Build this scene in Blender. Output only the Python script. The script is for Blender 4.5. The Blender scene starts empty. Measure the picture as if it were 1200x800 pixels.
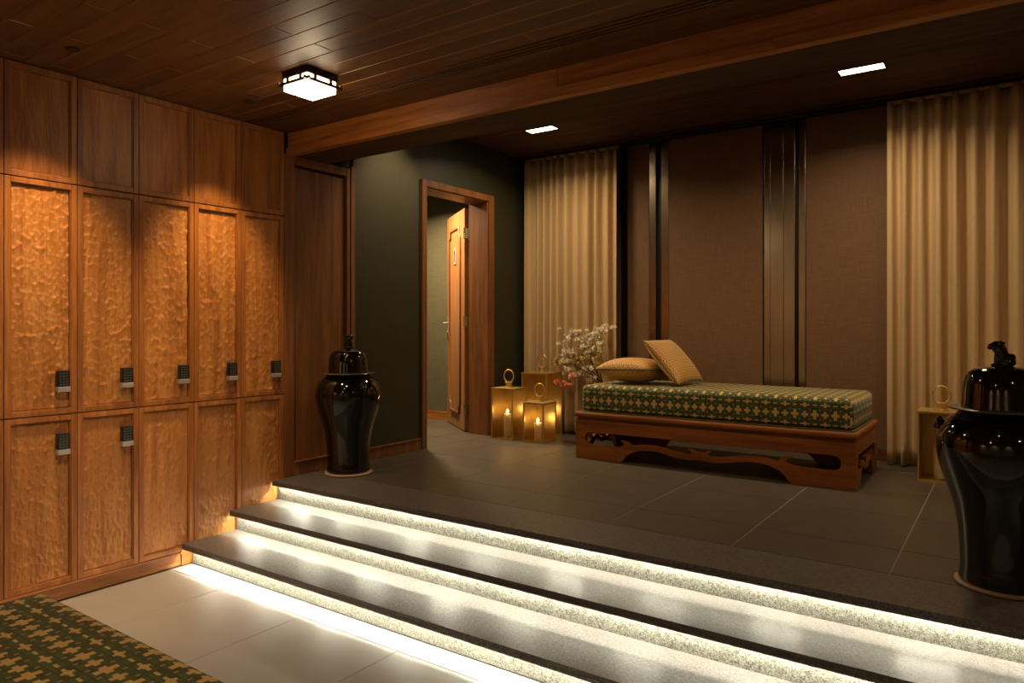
import bpy, bmesh, math, random
import numpy as np
from mathutils import Vector, Matrix, Euler
from mathutils.geometry import tessellate_polygon
R = math.radians
PI = math.pi
random.seed(7)
C = bpy.context.scene.collection
scene = bpy.context.scene

# ------------------------------------------------------------------ camera
cd = bpy.data.cameras.new('camera')
cam = bpy.data.objects.new('camera', cd)
C.objects.link(cam)
cam.location = (4.15, 0.0, 1.46)
cam.rotation_euler = (R(90), 0, math.atan(588/836.0))
cd.sensor_width = 36.0
cd.lens = 36.0*836/1200
cd.shift_y = -18/1200.0
cd.clip_start = 0.05
scene.camera = cam

# ------------------------------------------------------------------ world + exposure
w = bpy.data.worlds.new('world')
scene.world = w
w.use_nodes = True
w.node_tree.nodes['Background'].inputs[0].default_value = (0.9, 0.75, 0.55, 1)
w.node_tree.nodes['Background'].inputs[1].default_value = 0.002
vs = scene.view_settings
vs.view_transform = 'Standard'
vs.look = 'None'
vs.gamma = 1
vs.exposure = 0.0
vs.use_curve_mapping = False

WARM = (1.0, 0.66, 0.33)
LEDC = (1.0, 0.94, 0.74)
P_SPOT = 105      # locker wall-wash downlights
P_LAMP = 10      # emission strength of square ceiling lamps
P_RECT = 15      # rectangular landing lights
P_LED = 34       # step strips in their channel (W per strip)
P_LED2 = 3.0      # the part of the strips that spills past the nosing

def lamp(kind, name, loc, power, color=WARM, size=0.05, sizey=None, rot=(0, 0, 0), spot=60, blend=0.6, parent=None):
    l = bpy.data.lights.new(name, kind)
    l.energy = power
    l.color = color
    if kind == 'AREA':
        l.shape = 'RECTANGLE' if sizey else 'SQUARE'
        l.size = size
        if sizey: l.size_y = sizey
    else:
        l.shadow_soft_size = size
    if kind == 'SPOT':
        l.spot_size = R(spot)
        l.spot_blend = blend
    o = bpy.data.objects.new(name, l)
    C.objects.link(o)
    o.location = loc
    o.rotation_euler = rot
    if parent: o.parent = parent
    return o

def aim(o, target):
    d = Vector(target) - Vector(o.location)
    o.rotation_euler = d.to_track_quat('-Z', 'Y').to_euler()

# ------------------------------------------------------------------ material helpers
class NT:
    def __init__(s, name):
        s.m = bpy.data.materials.new(name)
        s.m.use_nodes = True
        s.t = s.m.node_tree
        s.b = s.t.nodes['Principled BSDF']
    def n(s, typ, **kw):
        nd = s.t.nodes.new(typ)
        for k, v in kw.items():
            setattr(nd, k, v)
        return nd
    def l(s, a, b):
        s.t.links.new(a, b)
    def math(s, op, a, b=None, clamp=False):
        nd = s.n('ShaderNodeMath', operation=op, use_clamp=clamp)
        for i, v in enumerate((a, b)):
            if v is None: continue
            if isinstance(v, (int, float)): nd.inputs[i].default_value = v
            else: s.l(v, nd.inputs[i])
        return nd.outputs[0]
    def mix(s, f, a, b):
        nd = s.n('ShaderNodeMix', data_type='RGBA')
        if isinstance(f, (int, float)): nd.inputs[0].default_value = f
        else: s.l(f, nd.inputs[0])
        for i, v in ((6, a), (7, b)):
            if isinstance(v, tuple): nd.inputs[i].default_value = (*v[:3], 1)
            else: s.l(v, nd.inputs[i])
        return nd.outputs[2]
    def coords(s, scale=(1, 1, 1), kind='Object', rand=True):
        tc = s.n('ShaderNodeTexCoord')
        mp = s.n('ShaderNodeMapping')
        mp.inputs['Scale'].default_value = scale
        s.l(tc.outputs[kind], mp.inputs[0])
        if rand:
            oi = s.n('ShaderNodeObjectInfo')
            v = s.n('ShaderNodeVectorMath', operation='SCALE')
            v.inputs[0].default_value = (7.3, 11.9, 5.7)
            s.l(oi.outputs['Random'], v.inputs['Scale'])
            s.l(v.outputs[0], mp.inputs['Location'])
        return mp.outputs[0]
    def noise(s, vec, scale, detail=4, rough=0.55, dist=0.0):
        nd = s.n('ShaderNodeTexNoise')
        s.l(vec, nd.inputs['Vector'])
        nd.inputs['Scale'].default_value = scale
        nd.inputs['Detail'].default_value = detail
        nd.inputs['Roughness'].default_value = rough
        nd.inputs['Distortion'].default_value = dist
        return nd.outputs[0]
    def ramp(s, f, stops):
        nd = s.n('ShaderNodeValToRGB')
        s.l(f, nd.inputs[0])
        e = nd.color_ramp.elements
        while len(e) < len(stops): e.new(0.5)
        for el, (p, c) in zip(e, stops):
            el.position = p
            el.color = (*c, 1)
        return nd.outputs[0]
    def bump(s, h, strength=0.2, dist=0.002):
        nd = s.n('ShaderNodeBump')
        nd.inputs['Strength'].default_value = strength
        nd.inputs['Distance'].default_value = dist
        s.l(h, nd.inputs['Height'])
        s.l(nd.outputs[0], s.b.inputs['Normal'])
    def set(s, **kw):
        for k, v in kw.items():
            k = k.replace('_', ' ')
            if isinstance(v, (int, float, tuple)):
                if isinstance(v, tuple): v = (*v, 1)
                s.b.inputs[k].default_value = v
            else:
                s.l(v, s.b.inputs[k])
        return s.m

def wood(name, lo, mid, hi, axis='z', rough=0.47, var=0.25, bump=0.15):
    m = NT(name)
    sc = {'x': (0.6, 9, 9), 'y': (9, 0.6, 9), 'z': (9, 9, 0.6)}[axis]
    v = m.coords(sc)
    n1 = m.noise(v, 2.2, 5, 0.6, 0.6)
    sc2 = {'x': (2, 60, 60), 'y': (60, 2, 60), 'z': (60, 60, 2)}[axis]
    v2 = m.coords(sc2)
    n2 = m.noise(v2, 3.0, 3, 0.6)
    f = m.math('ADD', m.math('MULTIPLY', n1, 0.72), m.math('MULTIPLY', n2, 0.28))
    col = m.ramp(f, [(0.34, lo), (0.5, mid), (0.66, hi)])
    oi = m.n('ShaderNodeObjectInfo')
    hsv = m.n('ShaderNodeHueSaturation')
    m.l(m.math('ADD', m.math('MULTIPLY', oi.outputs['Random'], var), 1-var/2), hsv.inputs['Value'])
    m.l(col, hsv.inputs['Color'])
    m.set(Base_Color=hsv.outputs[0], Roughness=m.math('ADD', m.math('MULTIPLY', n2, 0.2), rough-0.1))
    m.bump(n2, bump, 0.001)
    return m.m

def plain(name, col, rough=0.5, metal=0.0, coat=0.0, noise=0.0, nscale=40, bump=0.0, **kw):
    m = NT(name)
    v = m.coords()
    n = m.noise(v, nscale, 3)
    c = m.mix(n, tuple(x*(1-noise) for x in col), tuple(min(1, x*(1+noise)) for x in col))
    m.set(Base_Color=c, Roughness=rough, Metallic=metal, Coat_Weight=coat, **kw)
    if bump: m.bump(n, bump, 0.001)
    return m.m

def emit(name, col, strength):
    m = NT(name)
    m.set(Base_Color=col, Emission_Color=col, Emission_Strength=strength, Roughness=0.4)
    return m.m

M = {}
OR = ((0.20, 0.058, 0.009), (0.345, 0.118, 0.021), (0.48, 0.19, 0.040))
CV = ((0.30, 0.098, 0.018), (0.44, 0.170, 0.036), (0.56, 0.245, 0.062))
M['wood'] = wood('teak upright grain', *OR, 'z')
M['carved'] = wood('chiselled lighter teak', *CV, 'z', var=0.15)
M['wood_y'] = wood('teak grain along wall', *OR, 'y')
M['wood_x'] = wood('teak grain across room', *OR, 'x')
PK = ((0.07, 0.027, 0.007), (0.125, 0.050, 0.0135), (0.19, 0.080, 0.023))  # same teak as the lockers, the ceiling's dimmer light put into the colour
M['plank'] = wood('shaded teak ceiling plank', *PK, 'x', rough=0.5, var=0.35)
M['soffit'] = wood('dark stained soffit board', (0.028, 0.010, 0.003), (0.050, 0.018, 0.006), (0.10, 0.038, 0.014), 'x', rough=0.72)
M['plank_edge'] = wood('light-catching plank chamfer', (0.20, 0.085, 0.03), (0.32, 0.14, 0.05), (0.42, 0.2, 0.08), 'x')  # lighter colour paints in the lamp light that the grooves catch
M['door'] = wood('stained door wood', (0.13, 0.045, 0.013), (0.21, 0.078, 0.022), (0.30, 0.12, 0.036), 'z')
M['doorleaf'] = wood('oiled door leaf wood', (0.22, 0.088, 0.028), (0.31, 0.135, 0.045), (0.39, 0.18, 0.066), 'z', var=0.0)
M['bed'] = wood('bed frame wood', (0.16, 0.048, 0.009), (0.28, 0.088, 0.018), (0.40, 0.14, 0.032), 'x')
M['dark'] = plain('dark gap', (0.012, 0.008, 0.006), 0.7)
M['bronze'] = plain('blackened bronze', (0.06, 0.045, 0.03), 0.35, 0.9)

def granite(name, a, b, rough, spark=0.25):
    m = NT(name)
    v = m.coords(kind='Object')
    n1 = m.noise(v, 170, 2, 0.7)
    n2 = m.noise(v, 70, 3, 0.6)
    f = m.math('ADD', m.math('MULTIPLY', n1, 0.65), m.math('MULTIPLY', n2, 0.35))
    m.set(Base_Color=m.ramp(f, [(0.36, a), (0.52, tuple((x+y)/2 for x, y in zip(a, b))), (0.68, b)]), Roughness=rough)
    m.bump(f, spark, 0.002)
    return m.m
M['tread'] = granite('honed dark granite', (0.03, 0.027, 0.025), (0.21, 0.19, 0.175), 0.38, 0.3)
M['riser'] = granite('flamed speckled granite', (0.03, 0.03, 0.022), (0.33, 0.32, 0.27), 0.62, 0.8)

def tile(name, a, b, rough):
    m = NT(name)
    v = m.coords()
    n = m.noise(v, 6, 6, 0.65)
    n2 = m.noise(v, 90, 3)
    m.set(Base_Color=m.mix(n, a, b), Roughness=m.math('ADD', m.math('MULTIPLY', n, 0.12), rough))
    m.bump(n2, 0.12, 0.001)
    return m.m
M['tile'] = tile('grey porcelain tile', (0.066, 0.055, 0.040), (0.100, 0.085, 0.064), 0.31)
M['grout'] = plain('dark grout', (0.10, 0.085, 0.07), 0.8)
M['grout_pale'] = plain('pale grout', (0.24, 0.21, 0.165), 0.8)

def wallpaper(name, a, b, rough=0.75):
    m = NT(name)
    h = m.noise(m.coords((4, 4, 130), rand=False), 1.6, 3, 0.7)
    vv = m.noise(m.coords((130, 130, 4), rand=False), 1.6, 3, 0.7)
    f = m.math('MULTIPLY', m.math('ADD', h, vv), 0.5)
    m.set(Base_Color=m.ramp(f, [(0.36, a), (0.64, b)]), Roughness=rough)
    m.bump(f, 0.25, 0.002)
    return m.m
M['green'] = wallpaper('dark green woven wallcovering', (0.019, 0.020, 0.009), (0.040, 0.039, 0.019), 0.5)
M['green_lit'] = wallpaper('lit green wallcovering', (0.075, 0.070, 0.040), (0.13, 0.118, 0.070), 0.5)  # same green as the landing wall, corridor light put into the colour
M['brown'] = wallpaper('brown woven wallcovering', (0.13, 0.066, 0.030), (0.225, 0.125, 0.062))
def strip_metal():
    m = NT('brushed bronze strip')
    n = m.noise(m.coords((160, 160, 1.5), rand=False), 1.5, 2, 0.6)
    m.set(Base_Color=m.mix(n, (0.40, 0.31, 0.22), (0.56, 0.45, 0.33)), Metallic=1.0, Roughness=0.24)
    m.bump(n, 0.12, 0.001)
    return m.m
M['strip'] = strip_metal()
M['strip_dark'] = plain('black groove', (0.008, 0.007, 0.006), 0.4)

def cloth_curtain():
    m = NT('linen curtain cloth')
    n = m.noise(m.coords((300, 300, 300), rand=False), 1.0, 2, 0.6)
    n2 = m.noise(m.coords((40, 40, 1.0), rand=False), 1.0, 2, 0.6)
    f = m.math('ADD', m.math('MULTIPLY', n, 0.5), m.math('MULTIPLY', n2, 0.5))
    m.set(Base_Color=m.mix(f, (0.50, 0.345, 0.175), (0.66, 0.48, 0.26)), Roughness=0.85, Sheen_Weight=0.15)
    m.bump(n, 0.15, 0.001)
    return m.m
M['curtain'] = cloth_curtain()

def upholstery():
    """gold crosses of four sizes on mottled green and brown, in metres of UV"""
    m = NT('green and gold cross pattern cloth')
    tc = m.n('ShaderNodeTexCoord')
    sp = m.n('ShaderNodeSeparateXYZ')
    m.l(tc.outputs['UV'], sp.inputs[0])
    c = 0.0635
    u = m.math('DIVIDE', sp.outputs[0], c)
    v = m.math('DIVIDE', sp.outputs[1], c)
    def parity(a):
        return m.math('FLOORED_MODULO', m.math('FLOOR', a), 2.0)
    pu, pv = parity(u), parity(v)
    fu = m.math('ABSOLUTE', m.math('SUBTRACT', m.math('FRACT', u), 0.5))
    fv = m.math('ABSOLUTE', m.math('SUBTRACT', m.math('FRACT', v), 0.5))
    def bar(hx, hy):
        return m.math('MULTIPLY', m.math('LESS_THAN', fu, hx), m.math('LESS_THAN', fv, hy))
    def sel(a, b):   # pu == a and pv == b
        x = pu if a else m.math('SUBTRACT', 1.0, pu)
        y = pv if b else m.math('SUBTRACT', 1.0, pv)
        return m.math('MULTIPLY', x, y)
    def mx(*a):
        r = a[0]
        for k in a[1:]: r = m.math('MAXIMUM', r, k)
        return r
    fat = mx(bar(.38, .155), bar(.155, .48))
    small = mx(bar(.34, .125), bar(.125, .34))
    wide = mx(bar(.48, .075), bar(.18, .13), bar(.09, .26))
    dash = bar(.20, .07)
    gold = mx(m.math('MULTIPLY', fat, sel(0, 0)), m.math('MULTIPLY', small, sel(1, 0)),
              m.math('MULTIPLY', wide, sel(1, 1)), m.math('MULTIPLY', dash, sel(0, 1)))
    dots = m.math('MULTIPLY', m.math('GREATER_THAN', fu, .42), m.math('GREATER_THAN', fv, .40))
    # brown outline frames
    bars = m.math('MULTIPLY', m.math('GREATER_THAN', m.math('ABSOLUTE', m.math('SUBTRACT', fu, .36)), .035),
                  m.math('GREATER_THAN', m.math('ABSOLUTE', m.math('SUBTRACT', fv, .34)), .04))
    n = m.noise(m.coords((1, 1, 1), 'UV', rand=False), 26, 2)
    n2 = m.noise(m.coords((1, 1, 1), 'UV', rand=False), 700, 1)
    green = m.mix(m.ramp(n, [(0.42, (0, 0, 0)), (0.58, (1, 1, 1))]), (0.040, 0.095, 0.018), (0.075, 0.165, 0.050))
    base = m.mix(bars, (0.085, 0.048, 0.008), green)
    base = m.mix(dots, base, (0.26, 0.29, 0.20))
    col = m.mix(gold, base, (0.78, 0.52, 0.19))
    col = m.mix(m.math('MULTIPLY', n2, 0.35), col, (0.02, 0.02, 0.01))
    m.set(Base_Color=col, Roughness=0.8, Sheen_Weight=0.25, Sheen_Roughness=0.4)
    m.bump(m.math('ADD', n2, gold), 0.3, 0.001)
    return m.m
M['upholstery'] = upholstery()
M['piping'] = plain('green piping cord', (0.14, 0.17, 0.06), 0.8)

def cushion_cloth():
    m = NT('gold scallop weave cloth')
    tc = m.n('ShaderNodeTexCoord')
    sp = m.n('ShaderNodeSeparateXYZ')
    m.l(tc.outputs['UV'], sp.inputs[0])
    s = 0.045
    rings = None
    for off in (0.0, 0.5):
        u = m.math('SUBTRACT', m.math('FRACT', m.math('ADD', m.math('DIVIDE', sp.outputs[0], s), off)), 0.5)
        v = m.math('SUBTRACT', m.math('FRACT', m.math('ADD', m.math('DIVIDE', sp.outputs[1], s), off)), 0.5)
        d = m.math('SQRT', m.math('ADD', m.math('MULTIPLY', u, u), m.math('MULTIPLY', v, v)))
        r = m.math('GREATER_THAN', m.math('SINE', m.math('MULTIPLY', d, 26.0)), 0.35)
        r = m.math('MULTIPLY', r, m.math('LESS_THAN', d, 0.5))
        rings = r if rings is None else m.math('MAXIMUM', rings, r)
    n2 = m.noise(m.coords((1, 1, 1), 'UV', rand=False), 500, 2)
    col = m.mix(rings, (0.42, 0.19, 0.022), (0.86, 0.54, 0.17))
    col = m.mix(m.math('MULTIPLY', n2, 0.3), col, (0.2, 0.12, 0.04))
    m.set(Base_Color=col, Roughness=0.6, Sheen_Weight=0.2)
    m.bump(n2, 0.3, 0.001)
    return m.m
M['cushion'] = cushion_cloth()
M['cord'] = plain('teal cushion cord', (0.13, 0.15, 0.09), 0.7)

def glaze():
    m = NT('black lacquer glaze')
    n = m.noise(m.coords(rand=False), 5, 2)
    m.set(Base_Color=(0.0035, 0.003, 0.003), Roughness=0.06, Coat_Weight=0.6, Coat_Roughness=0.03, Specular_IOR_Level=0.55)
    m.bump(n, 0.12, 0.01)
    return m.m
M['glaze'] = glaze()
M['bisque'] = plain('unglazed foot ring', (0.42, 0.29, 0.17), 0.6, noise=0.2)
M['rim'] = plain('bare clay lid rim', (0.12, 0.09, 0.07), 0.25, coat=0.5)
M['brass'] = plain('aged brass', (0.66, 0.46, 0.16), 0.38, 0.7, noise=0.12, nscale=14)
def glass():
    m = NT('amber tinted lantern glass')
    m.set(Base_Color=(0.98, 0.93, 0.80), Roughness=0.02, Transmission_Weight=1.0, IOR=1.15)
    return m.m
M['glass'] = glass()
def wax():
    m = NT('ivory candle wax')
    m.set(Base_Color=(0.80, 0.66, 0.42), Roughness=0.5, Subsurface_Weight=0.6, Subsurface_Scale=0.02, Subsurface_Radius=None) if False else None
    m.b.inputs['Base Color'].default_value = (0.92, 0.80, 0.58, 1)
    m.b.inputs['Roughness'].default_value = 0.5
    m.b.inputs['Subsurface Weight'].default_value = 0.8
    m.b.inputs['Subsurface Radius'].default_value = (1.0, 0.9, 0.8)
    m.b.inputs['Subsurface Scale'].default_value = 0.07
    return m.m
M['wax'] = wax()
M['flame'] = emit('candle flame', (1.0, 0.72, 0.32), 40)
M['wick'] = plain('charred wick', (0.02, 0.015, 0.01), 0.9)
M['diffuser'] = emit('opal lamp glass', (1.0, 0.78, 0.50), P_LAMP)
M['rectglow'] = emit('lit light panel', (1.0, 0.84, 0.60), 12)
M['ledglow'] = emit('led strip diffuser', LEDC, 20)
M['lockblack'] = plain('black keypad plastic', (0.012, 0.011, 0.011), 0.35)
M['locksilver'] = plain('satin silver lock base', (0.55, 0.52, 0.47), 0.35, 0.6)
M['key'] = plain('grey keypad keys', (0.16, 0.16, 0.15), 0.4)
M['chrome'] = plain('polished steel', (0.65, 0.60, 0.52), 0.22, 1.0)
M['petal'] = plain('white blossom petals', (0.93, 0.86, 0.70), 0.7, noise=0.06)
M['petal_y'] = plain('yellow blossom petals', (0.62, 0.48, 0.14), 0.7, noise=0.15)
M['petal_p'] = plain('pink blossom petals', (0.72, 0.30, 0.20), 0.7, noise=0.15)
M['bark'] = plain('dark twig bark', (0.05, 0.03, 0.018), 0.85, noise=0.3)
M['vase'] = plain('brown stoneware vase', (0.10, 0.06, 0.035), 0.4, noise=0.2)
M['lens'] = plain('dark downlight lens', (0.06, 0.07, 0.06), 0.15, 0.5)

# ------------------------------------------------------------------ object helpers
def tag(o, label=None, cat=None, group=None, kind=None):
    if label: o['label'] = label
    if cat: o['category'] = cat
    if group: o['group'] = group
    if kind: o['kind'] = kind
    return o

def thing(name, label, cat, loc=(0, 0, 0), rz=0, group=None, kind=None):
    o = bpy.data.objects.new(name, None)
    o.empty_display_size = 0.1
    C.objects.link(o)
    o.location = loc
    o.rotation_euler = (0, 0, rz)
    return tag(o, label, cat, group, kind)

def smooth_mesh(me, on=True):
    me.polygons.foreach_set('use_smooth', [on]*len(me.polygons))

def obj(name, bm, mat, parent=None, smooth=False, bevel=0, loc=None, label=None, kind=None, uv=None):
    me = bpy.data.meshes.new(name)
    bmesh.ops.recalc_face_normals(bm, faces=bm.faces)
    bm.to_mesh(me)
    bm.free()
    o = bpy.data.objects.new(name, me)
    me.materials.append(mat)
    C.objects.link(o)
    if parent: o.parent = parent
    if loc: o.location = loc
    if smooth: smooth_mesh(me)
    if bevel:
        b = o.modifiers.new('bevel', 'BEVEL')
        b.width = bevel
        b.segments = 2
        b.limit_method = 'ANGLE'
    if label: o['label'] = label
    if kind: o['kind'] = kind
    return o

def B(*boxes):
    bm = bmesh.new()
    for b in boxes: box(bm, *b)
    return bm

def box(bm, x0, x1, y0, y1, z0, z1):
    v = [bm.verts.new((x, y, z)) for x in (x0, x1) for y in (y0, y1) for z in (z0, z1)]
    for f in ((0, 1, 3, 2), (4, 6, 7, 5), (0, 4, 5, 1), (2, 3, 7, 6), (0, 2, 6, 4), (1, 5, 7, 3)):
        bm.faces.new([v[i] for i in f])

def lathe(bm, prof, seg=48, c=(0, 0, 0), cap=True):
    rings = []
    for r, z in prof:
        rings.append([bm.verts.new((c[0]+r*math.cos(2*PI*i/seg), c[1]+r*math.sin(2*PI*i/seg), c[2]+z)) for i in range(seg)])
    for a, b in zip(rings, rings[1:]):
        for i in range(seg):
            bm.faces.new((a[i], a[(i+1) % seg], b[(i+1) % seg], b[i]))
    if cap:
        bm.faces.new(rings[0][::-1])
        bm.faces.new(rings[-1])

def tube(bm, pts, r, seg=8, closed=False, taper=None):
    pts = [Vector(p) for p in pts]
    n = len(pts)
    rings = []
    prev = None
    for i, p in enumerate(pts):
        if closed: t = pts[(i+1) % n]-pts[i-1]
        else: t = pts[min(i+1, n-1)]-pts[max(i-1, 0)]
        t.normalize()
        if prev is None:
            a = Vector((0, 0, 1)) if abs(t.z) < 0.9 else Vector((1, 0, 0))
            u = t.cross(a).normalized()
        else:
            u = (prev - t*prev.dot(t)).normalized()
        prev = u
        v = t.cross(u)
        rr = r*(taper[i] if taper else 1)
        rings.append([bm.verts.new(p+u*rr*math.cos(2*PI*k/seg)+v*rr*math.sin(2*PI*k/seg)) for k in range(seg)])
    rng = range(n) if closed else range(n-1)
    for i in rng:
        a, b = rings[i], rings[(i+1) % n]
        for k in range(seg):
            bm.faces.new((a[k], a[(k+1) % seg], b[(k+1) % seg], b[k]))
    if not closed:
        bm.faces.new(rings[0][::-1])
        bm.faces.new(rings[-1])

def prism(bm, polys, h0, h1, tr):
    """polys: [outer, hole...] of 2-D points, extruded between h0 and h1; tr(u, v, h) -> xyz"""
    flat = [p for poly in polys for p in poly]
    tris = tessellate_polygon([[Vector((p[0], p[1], 0)) for p in poly] for poly in polys])
    va = [bm.verts.new(tr(p[0], p[1], h0)) for p in flat]
    vb = [bm.verts.new(tr(p[0], p[1], h1)) for p in flat]
    for t in tris:
        try:
            bm.faces.new([va[i] for i in t])
            bm.faces.new([vb[i] for i in t][::-1])
        except ValueError:
            pass
    k = 0
    for poly in polys:
        n = len(poly)
        for i in range(n):
            j = (i+1) % n
            bm.faces.new((va[k+i], va[k+j], vb[k+j], vb[k+i]))
        k += n

def grid_obj(name, P, mat, parent=None, uv=None, smooth=True, loc=None):
    ny, nx = P.shape[:2]
    me = bpy.data.meshes.new(name)
    me.vertices.add(nx*ny)
    me.vertices.foreach_set('co', P.reshape(-1).astype(np.float32))
    i = np.arange(ny-1)[:, None]*nx + np.arange(nx-1)[None, :]
    q = np.stack([i, i+1, i+nx+1, i+nx], -1).reshape(-1, 4)
    nf = len(q)
    me.loops.add(nf*4)
    me.loops.foreach_set('vertex_index', q.reshape(-1).astype(np.int32))
    me.polygons.add(nf)
    me.polygons.foreach_set('loop_start', (np.arange(nf)*4).astype(np.int32))
    me.polygons.foreach_set('use_smooth', [smooth]*nf)
    if uv is not None:
        l = me.uv_layers.new(name='UVMap')
        l.data.foreach_set('uv', uv.reshape(-1, 2)[q.reshape(-1)].reshape(-1).astype(np.float32))
    me.update(calc_edges=True)
    me.validate()
    me.materials.append(mat)
    o = bpy.data.objects.new(name, me)
    C.objects.link(o)
    if parent: o.parent = parent
    if loc: o.location = loc
    return o

def dup(root, loc=None, rz=None, label=None, group=None):
    def cp(o, parent):
        c = o.copy()
        C.objects.link(c)
        c.parent = parent
        for ch in list(o.children): cp(ch, c)
        return c
    r = cp(root, root.parent)
    if loc: r.location = loc
    if rz is not None: r.rotation_euler = (0, 0, rz)
    if label: r['label'] = label
    if group: r['group'] = group
    return r

def piece(name, me, parent, loc):
    o = bpy.data.objects.new(name, me)
    C.objects.link(o)
    o.parent = parent
    o.location = loc
    return o

def mesh_of(bm, name, mat):
    me = bpy.data.meshes.new(name)
    bmesh.ops.recalc_face_normals(bm, faces=bm.faces)
    bm.to_mesh(me)
    bm.free()
    me.materials.append(mat)
    return me

def frustum(w, d, h, c, up=True, edge=False):
    """slab w x d x h centred in plan, top edge (or bottom when up=False) chamfered by c"""
    bm = bmesh.new()
    a, b = w/2, d/2
    levels = [(0, 0), (h-c, 0), (h, c)] if up else [(0, c), (c, 0), (h, 0)]
    rings = []
    for z, s in levels:
        rings.append([bm.verts.new((sx*(a-s), sy*(b-s), z)) for sx, sy in ((-1, -1), (1, -1), (1, 1), (-1, 1))])
    for r0, r1 in zip(rings, rings[1:]):
        for i in range(4):
            f = bm.faces.new((r0[i], r0[(i+1) % 4], r1[(i+1) % 4], r1[i]))
            if edge: f.material_index = 1
    bm.faces.new(rings[0][::-1])
    bm.faces.new(rings[-1])
    return bm

# ------------------------------------------------------------------ setting: dimensions
ZL = 0.405          # landing level
ZC = 2.81           # ceiling over the lower floor
ZC2 = 3.185         # ceiling over the landing
XR = 7.2            # right wall
YB = -2.6           # rear wall behind the camera
YW = 6.25           # back wall behind the curtains
N1, N2, N3 = 2.40, 2.722, 3.047   # nosings

# ---- lower floor with its tiles
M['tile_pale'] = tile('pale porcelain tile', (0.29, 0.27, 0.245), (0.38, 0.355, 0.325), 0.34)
fl = obj('floor', B((-0.5, XR, YB, 2.60, -0.10, -0.006)), M['grout'], kind='structure')
tc_ = {}
def lay_tiles(parent, xs, ys, ztop, x_lo, x_hi, y_lo, y_hi, g=0.003, h=0.02, mat=None, c=0.0012):
    for i in range(len(xs)-1):
        for j in range(len(ys)-1):
            x0, x1 = max(xs[i], x_lo), min(xs[i+1], x_hi)
            y0, y1 = max(ys[j], y_lo), min(ys[j+1], y_hi)
            if x1-x0 < 0.02 or y1-y0 < 0.02: continue
            key = (round(x1-x0, 3), round(y1-y0, 3), h)
            if key not in tc_:
                tc_[key] = mesh_of(frustum(key[0]-g, key[1]-g, h, c), 'tile', mat or M['tile'])
            piece('tile', tc_[key], parent, ((x0+x1)/2, (y0+y1)/2, ztop-h))
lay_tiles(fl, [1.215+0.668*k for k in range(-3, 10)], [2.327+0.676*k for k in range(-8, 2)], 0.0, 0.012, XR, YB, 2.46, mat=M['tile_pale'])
tc_.clear()
# ---- landing floor
fl2 = obj('floor', B((-0.0, XR, 3.412, YW+0.05, 0.20, ZL-0.0015)), M['grout_pale'], kind='structure')
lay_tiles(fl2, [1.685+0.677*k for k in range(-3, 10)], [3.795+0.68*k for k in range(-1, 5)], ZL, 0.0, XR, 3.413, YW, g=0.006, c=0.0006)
fl3 = obj('floor', B((-3.0, 0.0, 4.2, 6.3, 0.30, ZL-0.006)), M['grout'], kind='structure')
lay_tiles(fl3, [1.685+0.677*k for k in range(-7, -1)], [3.795+0.68*k for k in range(0, 5)], ZL, -3.0, 0.0, 4.25, 6.15)

# ---- steps
step_labels = ['lowest granite step, its lit riser meeting the pale lower floor tiles',
               'middle granite step with a lit strip under its dark nosing',
               'top granite step edging the dark landing, below both black jars']
XS = 6.9
for k, (yn, zt, yb, rec) in enumerate(((N1, 0.135, N2+0.052, 0.066), (N2, 0.27, N3+0.05, 0.052), (N3, ZL, 3.411, 0.046))):
    st = thing('step', step_labels[k], 'step', (0.0, yn, 0))
    prof = [(0, zt), (0, zt-0.0165), (0.003, zt-0.018), (0, zt-0.0195), (0, zt-0.0355), (0.012, zt-0.0355), (0.012, zt-0.017), (yb-yn-(0 if k == 2 else 0.0), zt-0.017), (yb-yn, zt)]
    bm = bmesh.new()
    prism(bm, [prof], 0.003, XS, lambda u, v, h: (h, u, v))
    t = obj('tread', bm, M['tread'], st, bevel=0.0015)
    x = 0.003
    for xe in (0.95, 2.15, 3.35, 4.55, 5.75, XS):
        obj('riser_slab', B((x, xe-0.001, rec, rec+0.02, zt-0.135, zt-0.018)), M['riser'], st)
        x = xe
    obj('step_core', B((0.003, XS, rec+0.02, yb-yn, zt-0.1345, zt-0.018)), M['dark'], st)
    obj('light_strip', B((0.01, XS-0.02, 0.0215, 0.030, zt-0.0195, zt-0.017)), M['ledglow'], st, label='glowing light strip tucked under the nosing')
    # strip light in sections, aimed down and slightly back at the riser
    L = XS-0.04
    lp = lamp('AREA', 'step_strip_light', (L/2+0.02, 0.026, zt-0.0205), P_LED, LEDC, L, 0.007, parent=st)
    sp = lamp('AREA', 'step_spill_light', (L/2+0.02, rec-0.012, zt-0.0365), 4.2, LEDC, L, 0.006, parent=st)
    sp.rotation_euler = (R(-35), 0, 0)
    # the brighter diodes that throw soft pools past the nosing
    rq = random.Random(k)
    nseg = 13
    for q in range(nseg):
        sp = lamp('AREA', 'step_diode_light', (0.22+q*0.52+rq.uniform(-.05, .05), rec-0.012, zt-0.0365), P_LED2/nseg*rq.uniform(0.7, 1.5), LEDC, 0.20, 0.006, parent=st)
        sp.rotation_euler = (R(-42), 0, 0)

# ---- walls
wl = obj('wall_left', B((-0.62, -0.5, YB, 3.2, 0, 3.3),
                        (-0.5, -0.02, YB, 0.79, 0, ZC)), M['wood'], kind='structure')
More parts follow.
